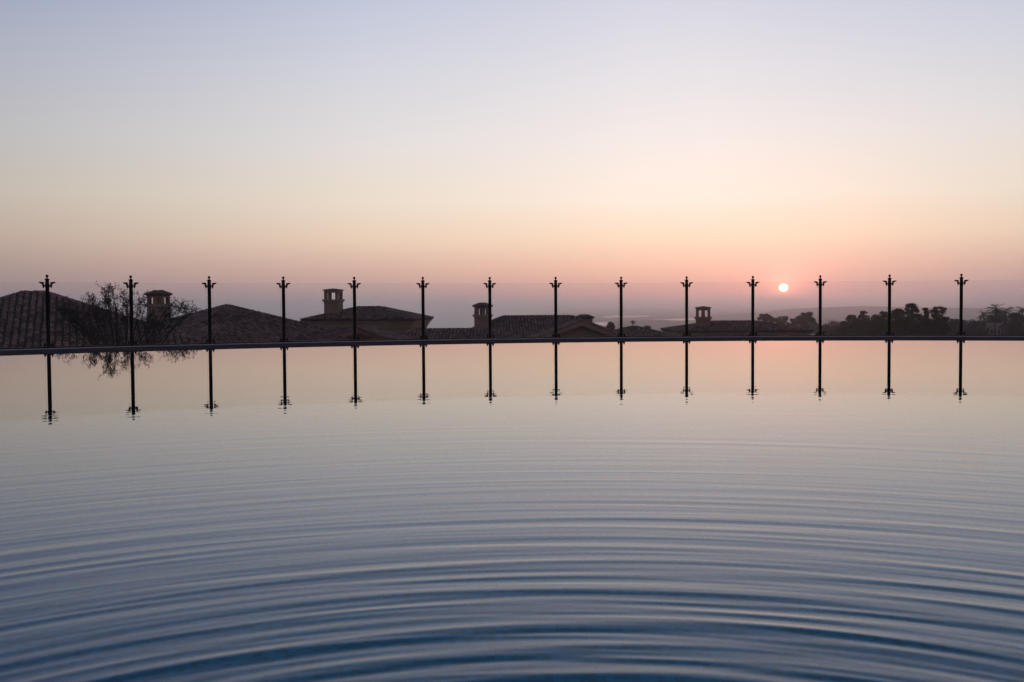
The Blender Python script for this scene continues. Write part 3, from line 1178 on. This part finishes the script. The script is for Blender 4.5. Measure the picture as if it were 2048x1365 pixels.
def tree(px, ytop, D, wpx, hpx, label, seed, kind='round', dens=1.0, cat='tree', mat='leaf_dark', lean=0.0, group='trees on the hillside to the right'):
    """broadleaf tree: crown wpx x hpx photo pixels at distance D, top at ytop"""
    random.seed(seed)
    if D < 400:
        wpx *= 1.15
    top = at(px, ytop, D)
    mpp = D / FPX
    g = terrain_z(top.x, top.y)
    H = max(top.z - g, hpx * mpp * 1.15)
    gz = top.z - H
    t = empty('leafy_tree' if kind != 'shrub' else 'dense_shrub', (top.x, top.y, gz))
    tag(t, label, cat, group)
    cw, ch = wpx * mpp / 2, hpx * mpp
    zb = H - ch
    wood, crown = MB(), MB()
    pts = [Vector((lean * cw * 0.0, 0, -0.4)), Vector((0.04 * cw, 0, zb * 0.5)), Vector((lean * cw * 0.3, 0, zb)), Vector((lean * cw * 0.6, 0, zb + ch * 0.55))]
    r = max(0.10, H * 0.022)
    wood.tube(pts, [r, r * 0.8, r * 0.6, r * 0.2], 7)
    if kind in ('round', 'shrub'):
        leaf_cloud(crown, (lean * cw * 0.2, 0, zb + ch * 0.42), cw * 0.74, int(1500 * dens), max(0.09, 1.6 * mpp), 0.40 * ch / (cw * 0.74))
    n = {'round': 56, 'airy': 40, 'cone': 36, 'shrub': 52}[kind]
    for i in range(n):
        u = random.random()
        if kind == 'cone':
            z = zb + ch * u
            w = cw * (1.0 - 0.86 * u ** 1.1)
        elif kind == 'airy':
            z = zb + ch * (0.15 + 0.85 * u)
            w = cw * (0.45 + 0.55 * math.sin(math.pi * min(1, 0.15 + u * 0.8)))
        else:
            z = zb + ch * u
            w = cw * math.sqrt(max(0.03, 1 - (abs(u - 0.36) / 0.645) ** 2))
        a = random.random() * 6.28
        rr = w * math.sqrt(random.random()) * 0.86
        c = Vector((rr * math.cos(a) + lean * cw * 0.6 * u, rr * math.sin(a), min(z, zb + ch * 0.93)))
        cr = min(cw, ch) * random.uniform(0.16, 0.38) * (0.9 if kind == 'airy' else 1)
        if kind == 'cone':
            cr *= (1.1 - 0.6 * u)
        elif kind == 'round':
            cr *= (1.05 - 0.45 * u)
        nleaf = int(150 * dens * (0.7 if kind == 'airy' else 1))
        leaf_cloud(crown, c, cr, nleaf, max(0.09, 1.6 * mpp), 0.72)
        m = pts[2] + (pts[3] - pts[2]) * random.random()
        wood.tube([m, (m + c) / 2 + Vector((0, 0, -0.1 * cr)), c], [r * 0.3, r * 0.2, r * 0.08], 4)
    wood.build('trunk', MAT['bark'], t)
    crown.build('crown', MAT[mat], t)
    return t


def palm(px, ytop, D, wpx, label, seed, droop=1.0, hgt=None):
    random.seed(seed)
    top = at(px, ytop, D)
    mpp = D / FPX
    g = terrain_z(top.x, top.y)
    L = wpx * mpp / 2 * 1.05
    H = max(top.z - g - L * 0.42, 2.0)
    t = empty('palm_tree', (top.x, top.y, g))
    tag(t, label, 'palm', 'palms on the hillside to the right')
    mb = MB()
    b = random.uniform(-0.03, 0.03) * H
    mb.tube([(0, 0, -0.3), (b * 0.4, 0, H * 0.5), (b, 0, H)], [0.26, 0.2, 0.17], 8)
    mb.build('trunk', MAT['bark'], t)
    cr = MB()
    for i in range(34):
        az = random.random() * 6.28
        e = random.uniform(-0.5, 1.15)
        d = Vector((math.cos(az) * math.cos(e), math.sin(az) * math.cos(e), math.sin(e)))
        p = Vector((b, 0, H))
        l = L * random.uniform(0.8, 1.1)
        pts = []
        for k in range(8):
            pts.append(p.copy())
            d = (d + Vector((0, 0, -0.17 * droop))).normalized()
            p = p + d * (l / 7)
        for k in range(7):
            a, c = pts[k], pts[k + 1]
            dd = (c - a).normalized()
            side = dd.cross(Vector((0, 0, 1)))
            side = side.normalized() if side.length > 1e-4 else Vector((1, 0, 0))
            wl = l * 0.26 * math.sin(math.pi * (0.12 + 0.8 * k / 7))
            for sg in (-1, 1):
                tip = (a + c) / 2 + side * sg * wl + dd * wl * 0.5 + Vector((0, 0, -wl * 0.45))
                cr.add([a, a + (c - a) * 0.62, tip], [(0, 1, 2)])
            cr.add([a + side * 0.03, c + side * 0.02, c - side * 0.02, a - side * 0.03], [(0, 1, 2, 3)])
    cr.build('crown', MAT['leaf_palm'], t)
    return t


TREES = [
    (1531, 627, 430, 40, 40, 'hazy round tree just left of the post under the sun', 'round', 1.0, 0),
    (1562, 634, 440, 50, 36, 'thin ragged tree right of the hazy round tree below the sun', 'airy', 1.0, 0),
    (1590, 637, 450, 34, 34, 'small gappy tree between the two hazy crowns under the sun', 'airy', 0.9, 0),
    (1610, 625, 400, 62, 52, 'broad domed hazy tree below the sun and right of it', 'round', 1.3, 0.25),
    (1558, 650, 390, 80, 26, 'low hazy shrub under the ragged tree below the sun', 'shrub', 1.2, 0),
    (1664, 648, 330, 62, 34, 'low rounded bush mass right of the broad domed tree', 'shrub', 1.2, 0),
    (1702, 630, 260, 46, 56, 'flat-topped tree left of the tall narrow one on the ridge', 'round', 1.2, 0),
    (1728, 621, 270, 24, 46, 'tall narrow rounded tree standing above the ridge trees', 'round', 1.1, 0),
    (1750, 630, 250, 54, 56, 'sloping tree mass rising towards the second post from the right', 'round', 1.2, 0.3),
    (1770, 622, 235, 36, 56, 'tree crown half hidden behind the second post from the right', 'round', 1.2, 0.0),
    (1797, 616, 200, 42, 66, 'dark tree directly right of the second post from the right', 'round', 1.2, 0),
    (1822, 606, 180, 60, 76, 'tallest dark bushy tree between the last two posts', 'round', 1.5, 0),
    (1851, 614, 185, 34, 66, 'dark pointed tree right of the tallest bushy tree', 'cone', 1.4, 0),
    (1872, 612, 180, 42, 64, 'dark leaning tree with a ragged right side near the last post', 'airy', 1.6, 0.4),
    (1882, 634, 182, 36, 50, 'low dark tree at the right foot of the ragged leaning tree', 'airy', 1.4, 0.2),
    (1712, 648, 225, 80, 50, 'dense dark shrub under the narrow ridge tree', 'shrub', 1.6, 0),
    (1762, 642, 205, 80, 54, 'dense dark shrub at the foot of the second post from the right', 'shrub', 1.6, 0),
    (1812, 638, 176, 84, 60, 'dense dark shrub under the tallest bushy tree', 'shrub', 1.8, 0),
    (1858, 640, 176, 76, 58, 'dense dark shrub under the pointed tree', 'shrub', 1.8, 0),
    (1912, 642, 290, 60, 34, 'grey hedge-like bush just left of the last post', 'shrub', 1.3, 0),
    (1952, 645, 300, 66, 34, 'grey bushes left of the pale villa at the right edge', 'shrub', 1.3, 0),
    (2030, 626, 290, 54, 60, 'dark tree mass at the right edge beside the palms', 'round', 1.4, 0),
    (2036, 650, 250, 60, 40, 'low dark shrub at the right edge before the villa', 'shrub', 1.4, 0),
    (1992, 632, 320, 60, 40, 'leafy mass filling the gap under the tall palms', 'shrub', 1.2, 0),
    (1221, 644.5, 330, 18, 22, 'small round hazy tree above the low roof near the bay', 'round', 0.7, 0),
    (1294, 653, 420, 26, 18, 'tiny hazy bush above the small hip roof', 'shrub', 0.5, 0),
]
for i, (px, yt, D, wp, hp, lab, kd, dens, lean) in enumerate(TREES):
    tree(px, yt, D, wp, hp, lab, 100 + i, kd, dens, 'shrub' if kd == 'shrub' else 'tree', lean=lean,
         group='shrubs on the hillside' if kd == 'shrub' else 'trees on the hillside to the right')
PALMS = [
    (1663, 640, 420, 22, 'small hazy palm right of the post beside the sun'),
    (1968, 622, 300, 32, 'lowest palm left of the palm group at the right edge'),
    (1990, 609, 300, 42, 'tallest palm with a full crown above the pale villa'),
    (2012, 615, 305, 36, 'palm right of the tallest one above the pale villa'),
    (2046, 613, 310, 26, 'palm cut off by the right edge of the picture'),
    (1267, 640.5, 420, 14, 'tiny distant palm above the small hip roof'),
]
for i, (px, yt, D, wp, lab) in enumerate(PALMS):
    palm(px, yt, D, wp, lab, 300 + i)

# pale villa among the right-hand palms
D = 300
h = house_at(1996, D, 'small pale flat-roofed villa under the palms at the right edge', 0.0, 'pale_villa')
h['group'] = 'far houses'
z0, z1 = zpx(h, 1996, 672, D), zpx(h, 1996, 655.5, D)
mb = MB()
mb.box(hx(h, 1979, D), hx(h, 2011, D), 0, 6, z0 - 3, z1)
mb.box(hx(h, 1990, D), hx(h, 2009, D), 1, 5.5, z1 + 0.003, z1 + 1.3)
wl = mb.build('wall', MAT['stucco_pale'], h)
mb = MB()
mb.box(hx(h, 1978, D), hx(h, 2012, D), -0.25, 6.2, z1 - 0.18, z1 + 0.12)
mb.build('parapet', MAT['stucco_pale'], h)
for k, px in enumerate((1984, 1991, 1998, 2005)):
    mb = MB()
    x = hx(h, px, D)
    mb.box(x - 0.34, x + 0.34, -0.06, 0.05, z1 - 1.9, z1 - 0.55)
    mb.build('window', MAT['window'], h)

# ------------------------------------------------------------------ haze
mb = MB()
mb.box(-30000, 30000, -30000, 30000, -90, 40.0)
hm = bpy.data.materials.new('evening_haze')
hm.use_nodes = True
ht = hm.node_tree
for nd in list(ht.nodes):
    ht.nodes.remove(nd)
HN = NB(ht)
pv = HN.node('ShaderNodeVolumePrincipled')
pv.inputs['Color'].default_value = (0.98, 0.965, 0.985, 1)
pv.inputs['Density'].default_value = 0.00022
pv.inputs['Anisotropy'].default_value = 0.80
ho = HN.node('ShaderNodeOutputMaterial')
HN.link(pv.outputs[0], ho.inputs['Volume'])
haze = mb.build('haze', hm)
tag(haze, kind='stuff')
